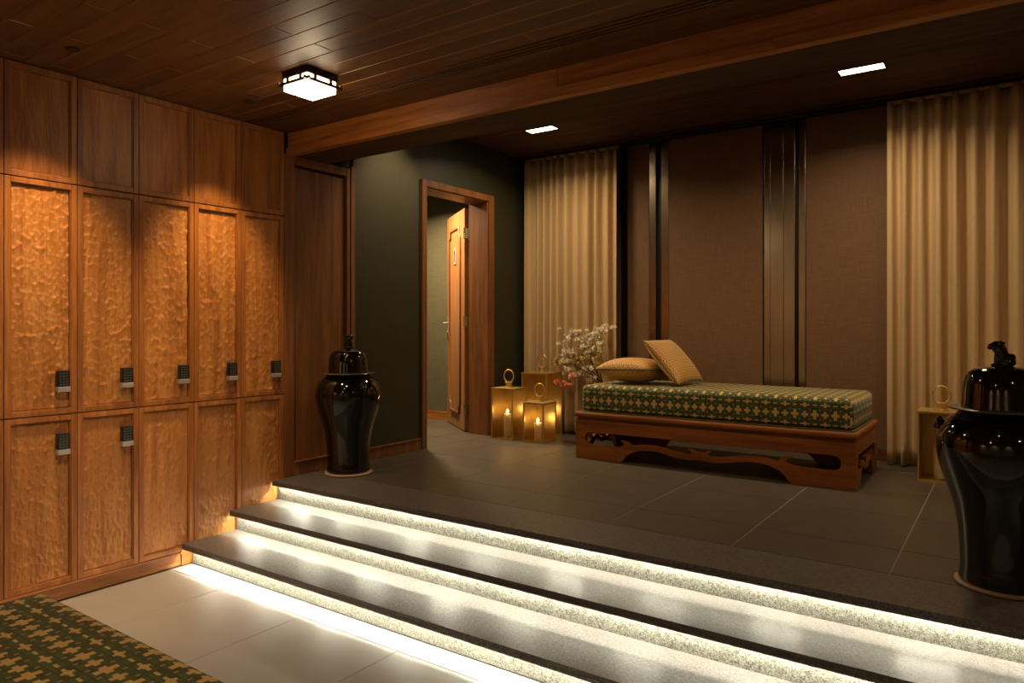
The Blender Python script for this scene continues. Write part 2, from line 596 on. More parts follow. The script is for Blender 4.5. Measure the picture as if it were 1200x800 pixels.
# landing left wall (green wallcovering) with door opening y 4.62-5.49, z to 2.655
TH = 0.22
wg = obj('wall_left', B((-TH, -0.012, 3.79, 4.59, ZL, ZC2),
                        (-TH, -0.012, 5.52, YW+0.1, ZL, ZC2),
                        (-TH, -0.012, 4.59, 5.52, 2.69, ZC2)), M['green'], kind='structure')
wp = obj('wall_left', B((-TH, -0.03, 3.17, 3.79, ZL-0.1, ZC2)), M['dark'], kind='structure')
# back wall: woven panels and bronze strips
wb = obj('wall_back', B((-0.3, XR+0.1, YW+0.03, YW+0.18, ZL, ZC2)), M['strip_dark'], kind='structure')
def pan(x0, x1, d=0.0): obj('wall_panel', B((x0, x1, YW-d, YW+0.03, ZL, ZC2)), M['brown'], wb)
def met(x0, x1, d=0.006): obj('metal_strip', B((x0, x1, YW-d, YW+0.03, ZL, ZC2)), M['strip'], wb, bevel=0.002)
pan(-0.0, 1.03); pan(1.115, 1.335); met(1.34, 1.405); met(1.46, 1.53, 0.004); pan(1.533, 2.385)
for a, b, d in ((2.40, 2.450, .008), (2.4515, 2.560, .010), (2.5615, 2.652, .008), (2.682, 2.735, 0.004)): met(a, b, d)
pan(2.74, 3.55); pan(3.56, 4.7); met(4.72, 5.1); pan(5.12, 6.2); pan(6.22, XR)
obj('baseboard_back', B((0.0, XR, YW-0.018, YW-0.0125, ZL, ZL+0.09)), M['door'], kind='structure')
# room beyond the rear and right
M['stone'] = plain('pale stone wall', (0.48, 0.42, 0.34), 0.6, noise=0.15, nscale=4)
wr = obj('wall_right', B((XR, XR+0.12, YB, YW+0.1, -0.1, 3.3)), M['wood'], kind='structure')
wre = obj('wall_rear', B((-0.6, XR+0.1, YB-0.12, YB, -0.1, 3.0)), M['stone'], kind='structure')
# corridor beyond the open door
wc = obj('wall_corridor', B((-3.0, -TH, 6.15, 6.27, ZL, ZC2)), M['green_lit'], kind='structure')
wc2 = obj('wall_corridor', B((-3.1, -3.0, 4.1, 6.27, ZL, ZC2)), M['green_lit'], kind='structure')
wc3 = obj('wall_corridor', B((-3.1, -TH-0.001, 4.1, 4.25, ZL, ZC2)), M['green_lit'], kind='structure')
obj('ceiling', B((-3.1, -TH-0.001, 4.1, 6.27, 2.95, 3.05)), M['green_lit'], kind='structure')
obj('baseboard_corridor', B((-3.0, -TH-0.003, 6.132, 6.149, ZL, ZL+0.09)), M['wood_x'], kind='structure')

# ---- baseboards along the landing's left wall
def bb(y0, y1, n='baseboard_left'):
    obj(n, B((-0.012, 0.004, y0, y1, ZL, ZL+0.085), (-0.012, 0.011, y0, y1, ZL+0.085, ZL+0.097)), M['door'], kind='structure', bevel=0.002)
bb(3.80, 4.545)
bb(5.60, 6.15)

# ---- ceilings
ce = obj('ceiling', B((-0.5, XR, YB, 3.19, ZC+0.024, ZC+0.1)), M['dark'], kind='structure')
PL, PWD = 0.885, 0.1195
pm = {}
row = 0
ys = [2.842-PWD*k for k in range(0, 27)]
for r, ytop in enumerate(ys):
    y0 = ytop-PWD
    odd = (round((y0-1.398)/PWD)) % 2
    xs = [(0.968 if odd == 0 else 0.53)+PL*k for k in range(-2, 9)]
    for a, b in zip(xs, xs[1:]):
        a, b = max(a, 0.0), min(b, XR)
        if b-a < 0.03: continue
        key = round(b-a, 3)
        if key not in pm: pm[key] = mesh_of(frustum(key-0.0012, PWD-0.0012, 0.016, 0.0032, up=False, edge=True), 'plank', M['plank']); pm[key].materials.append(M['plank_edge']) if len(pm[key].materials) < 2 else None
        piece('plank', pm[key], ce, ((a+b)/2, (y0+ytop)/2, ZC))
obj('ceiling_board', B((-0.5, XR, YB, ys[-1]-PWD, ZC, ZC+0.02), (-0.5, -0.001, ys[-1]-PWD, 2.842, ZC, ZC+0.02)), M['plank'], ce)
# linear slots of the air grille then the margin board
obj('slot_blade', B((0.0, XR, 2.856, 2.872, ZC, ZC+0.016)), M['plank'], ce)
obj('slot_blade', B((0.0, XR, 2.890, 2.906, ZC, ZC+0.016)), M['plank'], ce)
obj('slot_blade', B((0.0, XR, 2.924, 2.936, ZC, ZC+0.016)), M['plank'], ce)
obj('margin_board', B((0.0, XR, 2.95, 3.19, ZC, ZC+0.02)), M['plank'], ce)
# beam
ZB = 2.655
bmo = obj('trim_1', B((-0.2, XR, 3.205, 3.53, ZB+0.012, ZC2)), M['plank'], kind='structure', label='long wooden ceiling beam over the top step')
xj = 2.196
for a, b in ((-0.02, xj-0.002), (xj+0.002, 4.9), (4.904, XR)):
    obj('face_board', B((a, b, 3.192, 3.205, ZB+0.052, ZC)), M['wood_x'], bmo)
for a, b in ((-0.02, 3.3), (3.301, XR)):
    obj('lip_board', B((a, b, 3.178, 3.235, ZB, ZB+0.052)), M['wood_x'], bmo, bevel=0.002)
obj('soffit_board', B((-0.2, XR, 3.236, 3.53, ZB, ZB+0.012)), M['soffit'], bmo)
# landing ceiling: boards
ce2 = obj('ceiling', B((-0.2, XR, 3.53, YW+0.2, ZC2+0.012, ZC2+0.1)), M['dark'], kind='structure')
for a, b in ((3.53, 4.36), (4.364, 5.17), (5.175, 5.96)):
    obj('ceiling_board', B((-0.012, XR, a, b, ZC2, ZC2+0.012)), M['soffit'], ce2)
obj('cove_trim', B((-0.012, XR, 5.965, 5.985, ZC2-0.02, ZC2+0.012)), M['soffit'], ce2)
obj('curtain_track', B((0.0, XR, 6.08, 6.12, ZC2-0.02, ZC2+0.012)), M['dark'], ce2)

# ---- door_1: open doorway in the green wall
d1 = thing('door_1', None, None, (0, 0, 0), kind='structure')
ZT = 2.655
obj('door_frame', B((-TH-0.01, 0.0, 4.59, 4.62, ZL, ZT), (-TH-0.01, 0.0, 5.49, 5.52, ZL, ZT), (-TH-0.01, 0.0, 4.59, 5.52, ZT, ZT+0.03)), M['door'], d1, bevel=0.002)
obj('architrave', B((-0.012, 0.012, 4.553, 4.612, ZL, ZT+0.068)), M['door'], d1, bevel=0.003)
obj('architrave', B((-0.012, 0.012, 5.498, 5.585, ZL, ZT+0.068)), M['door'], d1, bevel=0.003)
obj('architrave', B((-0.012, 0.012, 4.612, 5.498, ZT+0.008, ZT+0.068)), M['door'], d1, bevel=0.003)
# leaf, hinged at (-0.235, 5.475), swung into the corridor
leaf = bpy.data.objects.new('door_leaf', None)
me = mesh_of(B((0, 0.80, -0.045, 0, 0.008, 2.235)), 'door_leaf', M['doorleaf'])
leaf = bpy.data.objects.new('door_leaf', me)
C.objects.link(leaf)
leaf.parent = d1
leaf.location = (-0.333, 5.55, ZL)
leaf.rotation_euler = (0, 0, math.atan2(0.55, -0.72))
bv = leaf.modifiers.new('bevel', 'BEVEL'); bv.width = 0.002
# local: x along the leaf to the free edge, visible face is +y side
def mould_path(x0, x1, z0, z1, k=0.055):
    return [(x0, z0+2*k), (x0, z1-2*k), (x0+k*0.35, z1-1.5*k), (x0+k, z1-1.3*k), (x0+k, z1), (x1-k, z1), (x1-k, z1-1.3*k),
            (x1-k*0.35, z1-1.5*k), (x1, z1-2*k), (x1, z0+2*k), (x1-k*0.35, z0+1.5*k), (x1-k, z0+1.3*k), (x1-k, z0),
            (x0+k, z0), (x0+k, z0+1.3*k), (x0+k*0.35, z0+1.5*k)]
bm = bmesh.new()
tube(bm, [(x, 0.004, z) for x, z in mould_path(0.16, 0.66, 0.16, 2.07)], 0.014, 8, closed=True)
obj('panel_moulding', bm, M['door'], leaf, smooth=True)
bm = B((0.355, 0.465, 0, 0.006, 1.70, 1.88))
obj('number_plate', bm, M['locksilver'], leaf, bevel=0.002, label='small silver door number plate reading 1')
bm = B((0.403, 0.418, 0.006, 0.0095, 1.735, 1.845), (0.418, 0.436, 0.006, 0.0095, 1.820, 1.834))
obj('door_numeral', bm, M['dark'], leaf)
bm = B((0.735, 0.765, 0, 0.006, 0.94, 1.16))
tube(bm, [(0.75, 0.0, 1.09), (0.75, 0.045, 1.09), (0.74, 0.055, 1.09), (0.64, 0.055, 1.085)], 0.009, 8)
tube(bm, [(0.75, 0.0, 0.99), (0.75, 0.016, 0.99)], 0.011, 8)
tube(bm, [(0.75, -0.045, 1.09), (0.75, -0.09, 1.09), (0.64, -0.10, 1.085)], 0.009, 8)
obj('door_handle', bm, M['locksilver'], leaf, bevel=0.001)
for z in (0.22, 1.10, 1.98):
    bm = B((-0.004, -0.001, -0.04, -0.005, z-0.05, z+0.05))
    tube(bm, [(-0.012, 0.004, z-0.055), (-0.012, 0.004, z+0.055)], 0.009, 8)
    bm2 = B((-0.045, -0.010, -0.002, 0.003, z-0.05, z+0.05))
    me2 = mesh_of(bm2, 't', M['chrome'])
    bm.from_mesh(me2)
    obj('hinge', bm, M['chrome'], leaf)

# ---- door_2: closed wood panel door between lockers and green wall
d2 = thing('door_2', None, None, (0, 0, 0), kind='structure')
obj('door_leaf', B((-0.03, -0.018, 3.20, 3.705, ZL+0.10, 2.58)), M['door'], d2)
obj('door_frame', B((-0.03, 0.0, 3.15, 3.232, ZL, 2.66)), M['door'], d2, bevel=0.003)
obj('door_frame', B((-0.03, 0.004, 3.715, 3.745, ZL, 2.66)), M['door'], d2, bevel=0.002)
obj('door_frame', B((-0.03, 0.010, 3.752, 3.79, ZL, 2.68)), M['door'], d2, bevel=0.002)
obj('door_frame', B((-0.03, 0.004, 3.232, 3.715, 2.60, 2.66)), M['door'], d2, bevel=0.003)
obj('kick_board', B((-0.03, -0.002, 3.232, 3.715, ZL, ZL+0.09), (-0.03, 0.006, 3.232, 3.715, ZL+0.09, ZL+0.10)), M['door'], d2, bevel=0.001)

# ------------------------------------------------------------------ lockers
YS = [0.79, 1.127, 1.463, 1.806, 2.140, 2.480, 2.811, 3.146]
TI = [(0.085, 0.988), (0.991, 2.222), (2.225, 2.808)]

def gouged(w_, h_, seed, step, gw, gu, gd, dens, depth):
    """overlapping scooped chisel cuts over a w x h panel: the envelope of many shallow asymmetric bowls"""
    rs = np.random.RandomState(seed)
    nx, nz = int(w_/step)+2, int(h_/step)+2
    X, Z = np.meshgrid(np.linspace(0, w_, nx), np.linspace(0, h_, nz))
    H = np.zeros_like(X)
    n = int(w_*h_/dens)
    cx = rs.uniform(0, w_, n)
    cz = rs.uniform(0, h_, n)
    an = rs.normal(0, 0.16, n)
    sc = rs.uniform(0.75, 1.35, n)
    dp = depth*rs.uniform(0.65, 1.1, n)
    dx, dz = w_/(nx-1), h_/(nz-1)
    for i in range(n):
        r = gu*sc[i]*1.3
        a0, a1 = max(0, int((cx[i]-r)/dx)), min(nx, int((cx[i]+r)/dx)+2)
        b0, b1 = max(0, int((cz[i]-r)/dz)), min(nz, int((cz[i]+r)/dz)+2)
        U = X[b0:b1, a0:a1]-cx[i]
        V = Z[b0:b1, a0:a1]-cz[i]
        ca, sa = math.cos(an[i]), math.sin(an[i])
        u, v = U*ca+V*sa, -U*sa+V*ca
        q = (u/(gw*sc[i]))**2 + np.where(v > 0, (v/(gu*sc[i]))**2, (v/(gd*sc[i]))**2)
        hh = dp[i]*(np.minimum(q, 1.0)-1.0)
        H[b0:b1, a0:a1] = np.minimum(H[b0:b1, a0:a1], hh)
    return X, Z, H

COLN = ['far left, partly cut off by the frame edge', 'second', 'third', 'fourth', 'fifth', 'sixth']
def locker(ci, tier):
    y0, y1 = YS[ci], YS[ci+1]
    z0, z1 = TI[tier]
    tn = ('lower', 'tall middle', 'short upper')[tier]
    pos = ['', 'first', 'second', 'third', 'fourth', 'fifth'][ci-1]
    tn2 = ('low', 'tall', 'short top')[tier]
    where = 'beside the left frame edge' if ci == 1 else f'in the {pos} full column'
    if tier == 1: lab = f'tall teak locker, chiselled panel, black keypad lock, {where}'
    elif tier == 0: lab = f'low teak locker, chiselled panel, ' + ('keypad lock, ' if ci in (2, 3) else 'no lock, ') + where
    else: lab = f'short top locker, finely rippled teak panel under ceiling, {where}'
    lk = tier == 1 or (tier == 0 and ci in (2, 3))
    t = thing('locker', lab, 'locker', (0, y0, z0), group=f'{tn} lockers along the wall')
    W, Hh = y1-y0, z1-z0
    g = 0.0015
    obj('cabinet_box', B((-0.45, -0.03, g, W-g, 0.001, Hh-0.001)), M['wood'], t)
    fw = 0.030
    # door frame: four mitred-looking rails
    bm = B((-0.029, 0, g, fw, g, Hh-g), (-0.029, 0, W-fw, W-g, g, Hh-g), (-0.029, -0.0002, fw, W-fw, g, fw), (-0.029, -0.0002, fw, W-fw, Hh-fw, Hh-g))
    d = obj('door', bm, M['wood'], t, bevel=0.0018)
    # thin bead inside the frame
    bm = B((-0.029, -0.0065, fw, fw+0.005, fw, Hh-fw), (-0.029, -0.0065, W-fw-0.005, W-fw, fw, Hh-fw),
           (-0.029, -0.0065, fw+0.005, W-fw-0.005, fw, fw+0.005), (-0.029, -0.0065, fw+0.005, W-fw-0.005, Hh-fw-0.005, Hh-fw))
    obj('bead', bm, M['wood'], d)
    a = fw+0.0075
    step = (0.0038, 0.0038, 0.0038, 0.0045, 0.005, 0.0055, 0.006)[ci]
    if tier < 2:
        X, Z, H = gouged(W-2*a, Hh-2*a, ci*10+tier, step, 0.0145, 0.046, 0.0155, 0.00034, 0.0062)
    else:
        X, Z, H = gouged(W-2*a, Hh-2*a, ci*10+tier, step*1.15, 0.008, 0.06, 0.045, 0.0005, 0.0011)
    Pm = np.stack([-0.0115+H, a+X, a+Z], -1)
    grid_obj('carved_panel', Pm, M['carved'] if tier < 2 else M['wood'], d)
    if lk:
        ly = W-0.045-0.032
        lz = (1.111-z0) if tier == 1 else (0.778-z0)
        k = obj('keypad_lock', B((-0.005, 0.026, ly-0.030, ly+0.031, lz+0.028, lz+0.113)), M['lockblack'], t, bevel=0.004, label='black keypad lock with silver base')
        obj('lock_base', B((-0.005, 0.030, ly-0.031, ly+0.033, lz, lz+0.027)), M['locksilver'], k, bevel=0.003)
        bm = bmesh.new()
        for r in range(5):
            for c in range(3):
                box(bm, 0.0255, 0.0275, ly-0.020+c*0.0155, ly-0.0125+c*0.0155, lz+0.037+r*0.0148, lz+0.042+r*0.0148)
        obj('key_grid', bm, M['key'], k)
    return t
for ci in range(1, 7):
    for tier in range(3):
        locker(ci, tier)
# plinth below the lockers
obj('baseboard_left', B((-0.45, -0.012, 0.79, N1+0.07, 0.0, 0.072), (-0.45, 0.004, 0.79, N1+0.0, 0.0725, 0.0835)), M['wood_y'], kind='structure', bevel=0.002)
obj('baseboard_left', B((-0.45, -0.004, N1+0.001, 3.146, 0.0, 0.083)), M['wood_y'], kind='structure')

# ------------------------------------------------------------------ day beds
def day_bed(label, loc):
    t = thing('day_bed', label, 'day bed', loc, group='upholstered day beds')
    Lx, Ly, off = 2.06, 0.85, 0.0
    cxm = Lx/2
    def half(pts): return pts
    holeL = [(.085, .165), (.092, .19), (.11, .208), (.14, .214), (.18, .213), (1.03, .206)]
    botL = [(.092, .138), (.11, .12), (.14, .112), (.20, .110), (.33, .113), (.385, .118), (.415, .130), (.428, .148), (.405, .160), (.398, .170),
            (.42, .168), (.455, .160), (.47, .154), (.475, .142), (.50, .137), (.54, .146), (.60, .153), (.66, .154), (.72, .149), (.80, .134), (.87, .122), (.93, .117),
            (.955, .120), (.972, .131), (.962, .143), (.945, .150), (.945, .160), (.96, .158), (.985, .150), (1.005, .142), (1.03, .139)]
    lowL = [(.39, .0), (.415, .012), (.43, .035), (.455, .062), (.50, .088), (.56, .106), (.62, .113), (.68, .113), (.74, .105), (.82, .089), (.90, .079), (.96, .078), (1.03, .088)]
    def board(L, name, tr, pts_scale=1.0):
        s = L/2.06
        def mir(p): return [(L-u, v) for u, v in p[::-1] if u < 1.029]
        def S(p):
            if L > 1.5: return [(u, v) for u, v in p]
            return [(u*s if u >= 0.39 else u*(s+(1-s)*0.25), v) for u, v in p]
        hl = S(holeL[:-1]); bl = S(botL[:-1]); ll = S(lowL[:-1])
        cx_ = L/2
        hole = hl + mir(hl) + []
        hole = hl + [(L-u, v) for u, v in hl[::-1]] + [(L-u, v) for u, v in bl] + [(cx_, .139)] + bl[::-1]
        outer = [(0, 0)] + [(0, .305), (L, .305), (L, 0)] + [(L-u, v) for u, v in ll] + [(cx_, .088)] + ll[::-1]
        bm = bmesh.new()
        prism(bm, [outer, hole], 0, 0.038, tr)
        return obj(name, bm, M['bed'], t, bevel=0.003)
    board(Lx, 'carved_apron', lambda u, v, h: (u, h, v))
    board(Lx, 'carved_apron', lambda u, v, h: (u, Ly-h, v))
    Li = Ly-0.078
    board(Li, 'side_apron', lambda u, v, h: (h, 0.039+u, v))
    board(Li, 'side_apron', lambda u, v, h: (Lx-h, 0.039+u, v))
    # waist and rounded top rim
    obj('waist_moulding', B((0.014, Lx-0.014, 0.014, Ly-0.014, .3055, .326), (0.004, Lx-0.004, 0.004, Ly-0.004, .3095, .3185)), M['bed'], t, bevel=0.002)
    bm = B((-0.012, Lx+0.012, -0.012, Ly+0.012, .326, .368))
    obj('top_rim', bm, M['bed'], t, bevel=0.014)
    # mattress: rounded superellipsoid slab with metric UVs
    mx0, mx1, my0, my1, mz0, mz1 = 0.035, Lx-0.02, 0.02, Ly-0.02, .369, .583
    bm = B((mx0, mx1, my0, my1, mz0, mz1))
    bmesh.ops.subdivide_edges(bm, edges=bm.edges, cuts=1)
    bmesh.ops.bevel(bm, geom=[e for e in bm.edges if len(e.link_faces) == 2 and abs(e.calc_face_angle()) > 1.0], offset=0.042, segments=5, profile=0.5, affect='EDGES')
    uvl = bm.loops.layers.uv.new('UVMap')
    bm.normal_update()
    cxx, cyy = (mx0+mx1)/2, (my0+my1)/2
    for v in bm.verts:
        if v.co.z > mz1-0.002:
            q = max(0, 1-((v.co.x-cxx)/(mx1-cxx))**2)*max(0, 1-((v.co.y-cyy)/(my1-cyy))**2)
            v.co.z += 0.014*q
    for f in bm.faces:
        n = f.normal
        for l in f.loops:
            x, y, z = l.vert.co
            if abs(n.x) > abs(n.y) and abs(n.x) > 0.6: l[uvl].uv = (y, z-.4)
            elif abs(n.y) > 0.6: l[uvl].uv = (x, (z-mz1)+(my0 if n.y < 0 else 0)+0.0)
            else: l[uvl].uv = (x, y)
    mt = obj('mattress', bm, M['upholstery'], t, smooth=True)
    bm = bmesh.new()
    rr = 0.03
    def loop(z, ins):
        pts = []
        for cx_, cy_, a0 in ((mx1-rr, my1-rr, 0), (mx0+rr, my1-rr, 90), (mx0+rr, my0+rr, 180), (mx1-rr, my0+rr, 270)):
            for k in range(4):
                a = R(a0+30*k)
                pts.append((cx_+(rr+ins)*math.cos(a), cy_+(rr+ins)*math.sin(a), z))
        return pts
    tube(bm, loop(mz0+0.006, 0.001), 0.0045, 6, closed=True)
    obj('piping', bm, M['piping'], mt, smooth=True)
    return t
bed = day_bed('carved teak day bed with green and gold mattress on the landing before the brown wall', (1.262, 5.0, ZL))
dup(bed, (1.465, 0.225, 0.0), 0, 'green and gold upholstered day bed in the near left corner, cut by the frame')

# ------------------------------------------------------------------ cushions
def cushion(label, s, th, loc, rot):
    t = thing('cushion', label, 'cushion', loc, group='gold cushions on the day bed')
    t.rotation_euler = rot
    n = 25
    a = np.linspace(-1, 1, n)
    U, V = np.meshgrid(a, a)
    pin = 1-0.07*(1-np.abs(U)**2)*np.abs(V)**3
    pin2 = 1-0.07*(1-np.abs(V)**2)*np.abs(U)**3
    X, Y = U*s/2*pin2, V*s/2*pin
    prof = ((1-np.abs(U)**2.6)*(1-np.abs(V)**2.6))
    Zt = th/2*np.power(np.clip(prof, 0, 1), 0.48)
    UV = np.stack([U*s/2, V*s/2], -1)
    top = np.stack([X, Y, Zt], -1)
    bot = np.stack([X, Y, -Zt], -1)[:, ::-1]
    P = np.concatenate([top, np.zeros((0, n, 3))], 0)
    c = grid_obj('cover', top, M['cushion'], t, UV)
    # underside in the same mesh
    bm = bmesh.new()
    bm.from_mesh(c.data)
    me2 = bpy.data.meshes.new('t')
    c2 = grid_obj('t', bot, M['cushion'], None, UV[:, ::-1])
    bm.from_mesh(c2.data)
    bmesh.ops.remove_doubles(bm, verts=bm.verts, dist=0.0004)
    bm.to_mesh(c.data)
    bm.free()
    bpy.data.objects.remove(c2)
    smooth_mesh(c.data)
    bm = bmesh.new()
    e = [top[0, i] for i in range(n)]+[top[i, -1] for i in range(1, n)]+[top[-1, i] for i in range(n-2, -1, -1)]+[top[i, 0] for i in range(n-2, 0, -1)]
    tube(bm, [tuple(p) for p in e], 0.0042, 6, closed=True)
    obj('cord_edge', bm, M['cord'], c, smooth=True)
    return t
cushion('gold woven cushion lying almost flat at the left end of the day bed', 0.47, 0.20, (1.60, 5.38, ZL+0.597+0.099), (R(-4), R(-1.5), R(-6)))
cushion('gold scallop cushion with teal cord leaning tilted on the flat cushion', 0.455, 0.15, (1.905, 5.46, ZL+0.583+0.188), (R(0), R(48), R(-4)))

# ------------------------------------------------------------------ black jars
JPROF = [(.150, .012), (.155, .03), (.150, .06), (.149, .09), (.151, .15), (.158, .24), (.170, .31), (.185, .365), (.201, .41), (.215, .455), (.228, .505),
         (.235, .55), (.2355, .58), (.230, .615), (.217, .643), (.198, .667), (.178, .684), (.163, .694), (.155, .702), (.152, .709)]
def lump(parts, voxel, name, mat, parent, sub=True):
    """many overlapping balls fused into one continuous skin"""
    bm = bmesh.new()
    for (x, y, z, rx, ry, rz) in parts:
        mtx = Matrix.Translation((x, y, z)) @ Matrix.Diagonal((rx, ry, rz, 1))
        bmesh.ops.create_icosphere(bm, subdivisions=2, radius=1.0, matrix=mtx)
    o = obj(name, bm, mat, parent, smooth=True)
    rm = o.modifiers.new('skin', 'REMESH')
    rm.mode = 'VOXEL'
    rm.voxel_size = voxel
    rm.use_smooth_shade = True
    return o
def jar(label, loc, rz):
    t = thing('lidded_jar', label, 'jar', loc, rz, group='tall black lidded jars')
    bm = bmesh.new()
    lathe(bm, JPROF, 72)
    obj('body', bm, M['glaze'], t, smooth=True)
    bm = bmesh.new()
    lathe(bm, [(.150, 0), (.166, .001), (.170, .008), (.166, .014), (.150, .016)], 72)
    obj('foot_ring', bm, M['bisque'], t, smooth=True, label='unglazed pale foot ring')
    bm = bmesh.new()
    lathe(bm, [(.12, .7095), (.146, .711), (.146, .722), (.144, .735), (.141, .78), (.137, .82), (.131, .845), (.119, .867), (.098, .882), (.06, .890), (.03, .893)], 72)
    lid = obj('lid', bm, M['glaze'], t, smooth=True)
    bm = bmesh.new()
    lathe(bm, [(.135, .712), (.186, .7145), (.190, .718), (.186, .7215), (.143, .724)], 72)
    obj('lid_rim', bm, M['rim'], lid, smooth=True)
    # seated lion finial facing -x
    z = .893
    L = [(.0, 0, z+.008, .042, .034, .012), (.012, 0, z+.038, .033, .030, .036), (.022, 0, z+.024, .030, .030, .024), (-.004, 0, z+.062, .028, .027, .034),
         (-.010, 0, z+.088, .028, .028, .024), (-.020, 0, z+.106, .030, .031, .026), (-.046, 0, z+.098, .014, .018, .011), (-.044, 0, z+.112, .012, .015, .008),
         (-.022, .015, z+.035, .010, .009, .036), (-.022, -.015, z+.035, .010, .009, .036), (-.030, .015, z+.010, .014, .010, .009), (-.030, -.015, z+.010, .014, .010, .009),
         (-.034, .014, z+.120, .008, .007, .007), (-.034, -.014, z+.120, .008, .007, .007), (-.008, .026, z+.124, .008, .006, .010), (-.008, -.026, z+.124, .008, .006, .010),
         (.036, 0, z+.048, .014, .013, .020)]
    for k in range(8):
        a = PI*2*k/8
        L.append((-.004+.006*math.cos(a), .029*math.sin(a), z+.098+.022*math.cos(a), .009, .009, .009))
    L = [(x*.9, y*.95, z-.004+(zz-z)*.80, a*.95, b*.95, c_*.84) for x, y, zz, a, b, c_ in L]
    lump(L, 0.0032, 'lion_finial', M['glaze'], lid)
    for s in (-1, 1):
        hx = s*.217
        m = [(hx, 0, .640, .022, .026, .026), (hx+s*.016, 0, .630, .016, .018, .012), (hx+s*.014, 0, .652, .012, .020, .010),
             (hx+s*.008, .020, .658, .009, .009, .009), (hx+s*.008, -.020, .658, .009, .009, .009), (hx+s*.020, .0, .642, .007, .008, .007),
             (hx+s*.010, .012, .648, .007, .007, .007), (hx+s*.010, -.012, .648, .007, .007, .007)]
        for k in range(8):
            a = 2*PI*k/8
            m.append((hx+s*.004, .027*math.cos(a), .640+.027*math.sin(a), .008, .008, .008))
        lump(m, 0.0035, 'lion_mask', M['glaze'], t)
    return t
jar('tall black lidded jar at the top of the steps beside the wood panel door', (0.237, 3.52, ZL), R(165))
jar('black lidded jar with lion finial at the right frame edge of the landing', (4.113, 3.518, ZL), R(-4))

# ------------------------------------------------------------------ lanterns
def lantern(label, loc, rz, s, h, candle_h, lit, cpos=(0, 0)):
    t = thing('brass_lantern', label, 'lantern', loc, rz, group='brass candle lanterns')
    a = s/2
    b = 0.011
    fr = []
    for sx in (-1, 1):
        for sy in (-1, 1):
            fr.append((min(sx*a, sx*(a-b)), max(sx*a, sx*(a-b)), min(sy*a, sy*(a-b)), max(sy*a, sy*(a-b)), 0.008, h-0.008))
    for z0, z1 in ((0.008, 0.016), (h-0.016, h-0.008)):
        for sy in (-1, 1):
            fr.append((-a+b, a-b, min(sy*a, sy*(a-b)), max(sy*a, sy*(a-b)), z0, z1))
            fr.append((min(sy*a, sy*(a-b)), max(sy*a, sy*(a-b)), -a+b, a-b, z0, z1))
    obj('frame', B(*fr), M['brass'], t, bevel=0.001)
    obj('base_plate', B((-a, a, -a, a, 0, 0.008)), M['brass'], t)
    r_ = a*0.42
    bm = bmesh.new()
    prism(bm, [[(-a-.003, -a-.003), (a+.003, -a-.003), (a+.003, a+.003), (-a-.003, a+.003)]]+[[(r_*math.cos(q), r_*math.sin(q)) for q in [2*PI*k/24 for k in range(24)]]], h-.008, h, lambda u, v, hh: (u, v, hh))
    for q in (0, PI/2): box(bm, *( (-r_-.004, r_+.004, -.012, .012) if q == 0 else (-.012, .012, -r_-.004, r_+.004)), h-.006, h-.0005)
    obj('top_plate', bm, M['brass'], t)
    for sx, sy in ((0, -1), (1, 0), (0, 1), (-1, 0)):
        g = 0.0035
        if sx == 0: bx = (-a+b, a-b, sy*(a-b/2)-g/2, sy*(a-b/2)+g/2, 0.016, h-0.016)
        else: bx = (sx*(a-b/2)-g/2, sx*(a-b/2)+g/2, -a+b, a-b, 0.016, h-0.016)
        if (sx, sy) in ((0, 1), (-1, 0)): obj('back_panel', B(bx), M['brass'], t, label='solid brass back panel')
        else: obj('glass_pane', B(bx), M['glass'], t)
    bm = bmesh.new()
    lathe(bm, [(.042, h), (.042, h+.006), (.031, h+.008), (.030, h+.040), (.036, h+.042), (.036, h+.052), (.012, h+.055)], 24)
    obj('neck', bm, M['brass'], t, smooth=False, bevel=0.001)
    bm = bmesh.new()
    rr = 0.056
    pts = []
    for k in range(25):
        an = R(-60+300*k/24)
        pts.append((rr*math.cos(an)*0.95, 0, h+.055+.052+rr*math.sin(an)*1.05))
    tube(bm, [(-.0+pts[0][0]*0.8, 0, h+.040)]+pts+[(pts[-1][0]*0.8, 0, h+.040)], 0.0065, 8)
    obj('ring_handle', bm, M['brass'], t, smooth=True)
    # pillar candle, a thing of its own
    x, y = cpos
    wx = loc[0]+x; wy = loc[1]+y
    c = thing('pillar_candle', label_c[lit and 1 or 0].format(label_short), 'candle', (wx, wy, loc[2]+0.0082), 0, group='pillar candles in lanterns')
    bm = bmesh.new()
    lathe(bm, [(.033, 0), (.034, .004), (.034, candle_h-.004), (.031, candle_h), (.022, candle_h-.004), (.0, candle_h-.005)], 32, cap=False)
    obj('wax_body', bm, M['wax'], c, smooth=True)
    bm = bmesh.new()
    tube(bm, [(0, 0, candle_h-.006), (0.001, 0, candle_h+.006), (0.003, 0, candle_h+.010)], 0.0012, 6)
    obj('wick', bm, M['wick'], c)
    if lit:
        bm = bmesh.new()
        lathe(bm, [(.0005, .0), (.0045, .006), (.006, .012), (.0045, .022), (.002, .032), (.0004, .040)], 16)
        f = obj('flame', bm, M['flame'], c, smooth=True, loc=(0, 0, candle_h+.004))
        lamp('POINT', 'candle_light', (0, 0, candle_h+.022), 0.65, (1.0, 0.70, 0.34), 0.012, parent=c)
    return t
label_c = ['unlit ivory pillar candle inside the {0}', 'lit ivory pillar candle inside the {0}']
label_short = 'left lantern by the doorway'
lantern('medium brass lantern with lit candle, nearest the open doorway', (0.255, 5.485, ZL), R(2), 0.24, 0.478, 0.225, True, (0.0, -0.02))
label_short = 'smallest lantern, between the other two'
lantern('smallest brass lantern with lit candle, in front of the tall one', (0.588, 5.505, ZL), R(0), 0.222, 0.362, 0.165, True, (-0.005, -0.02))
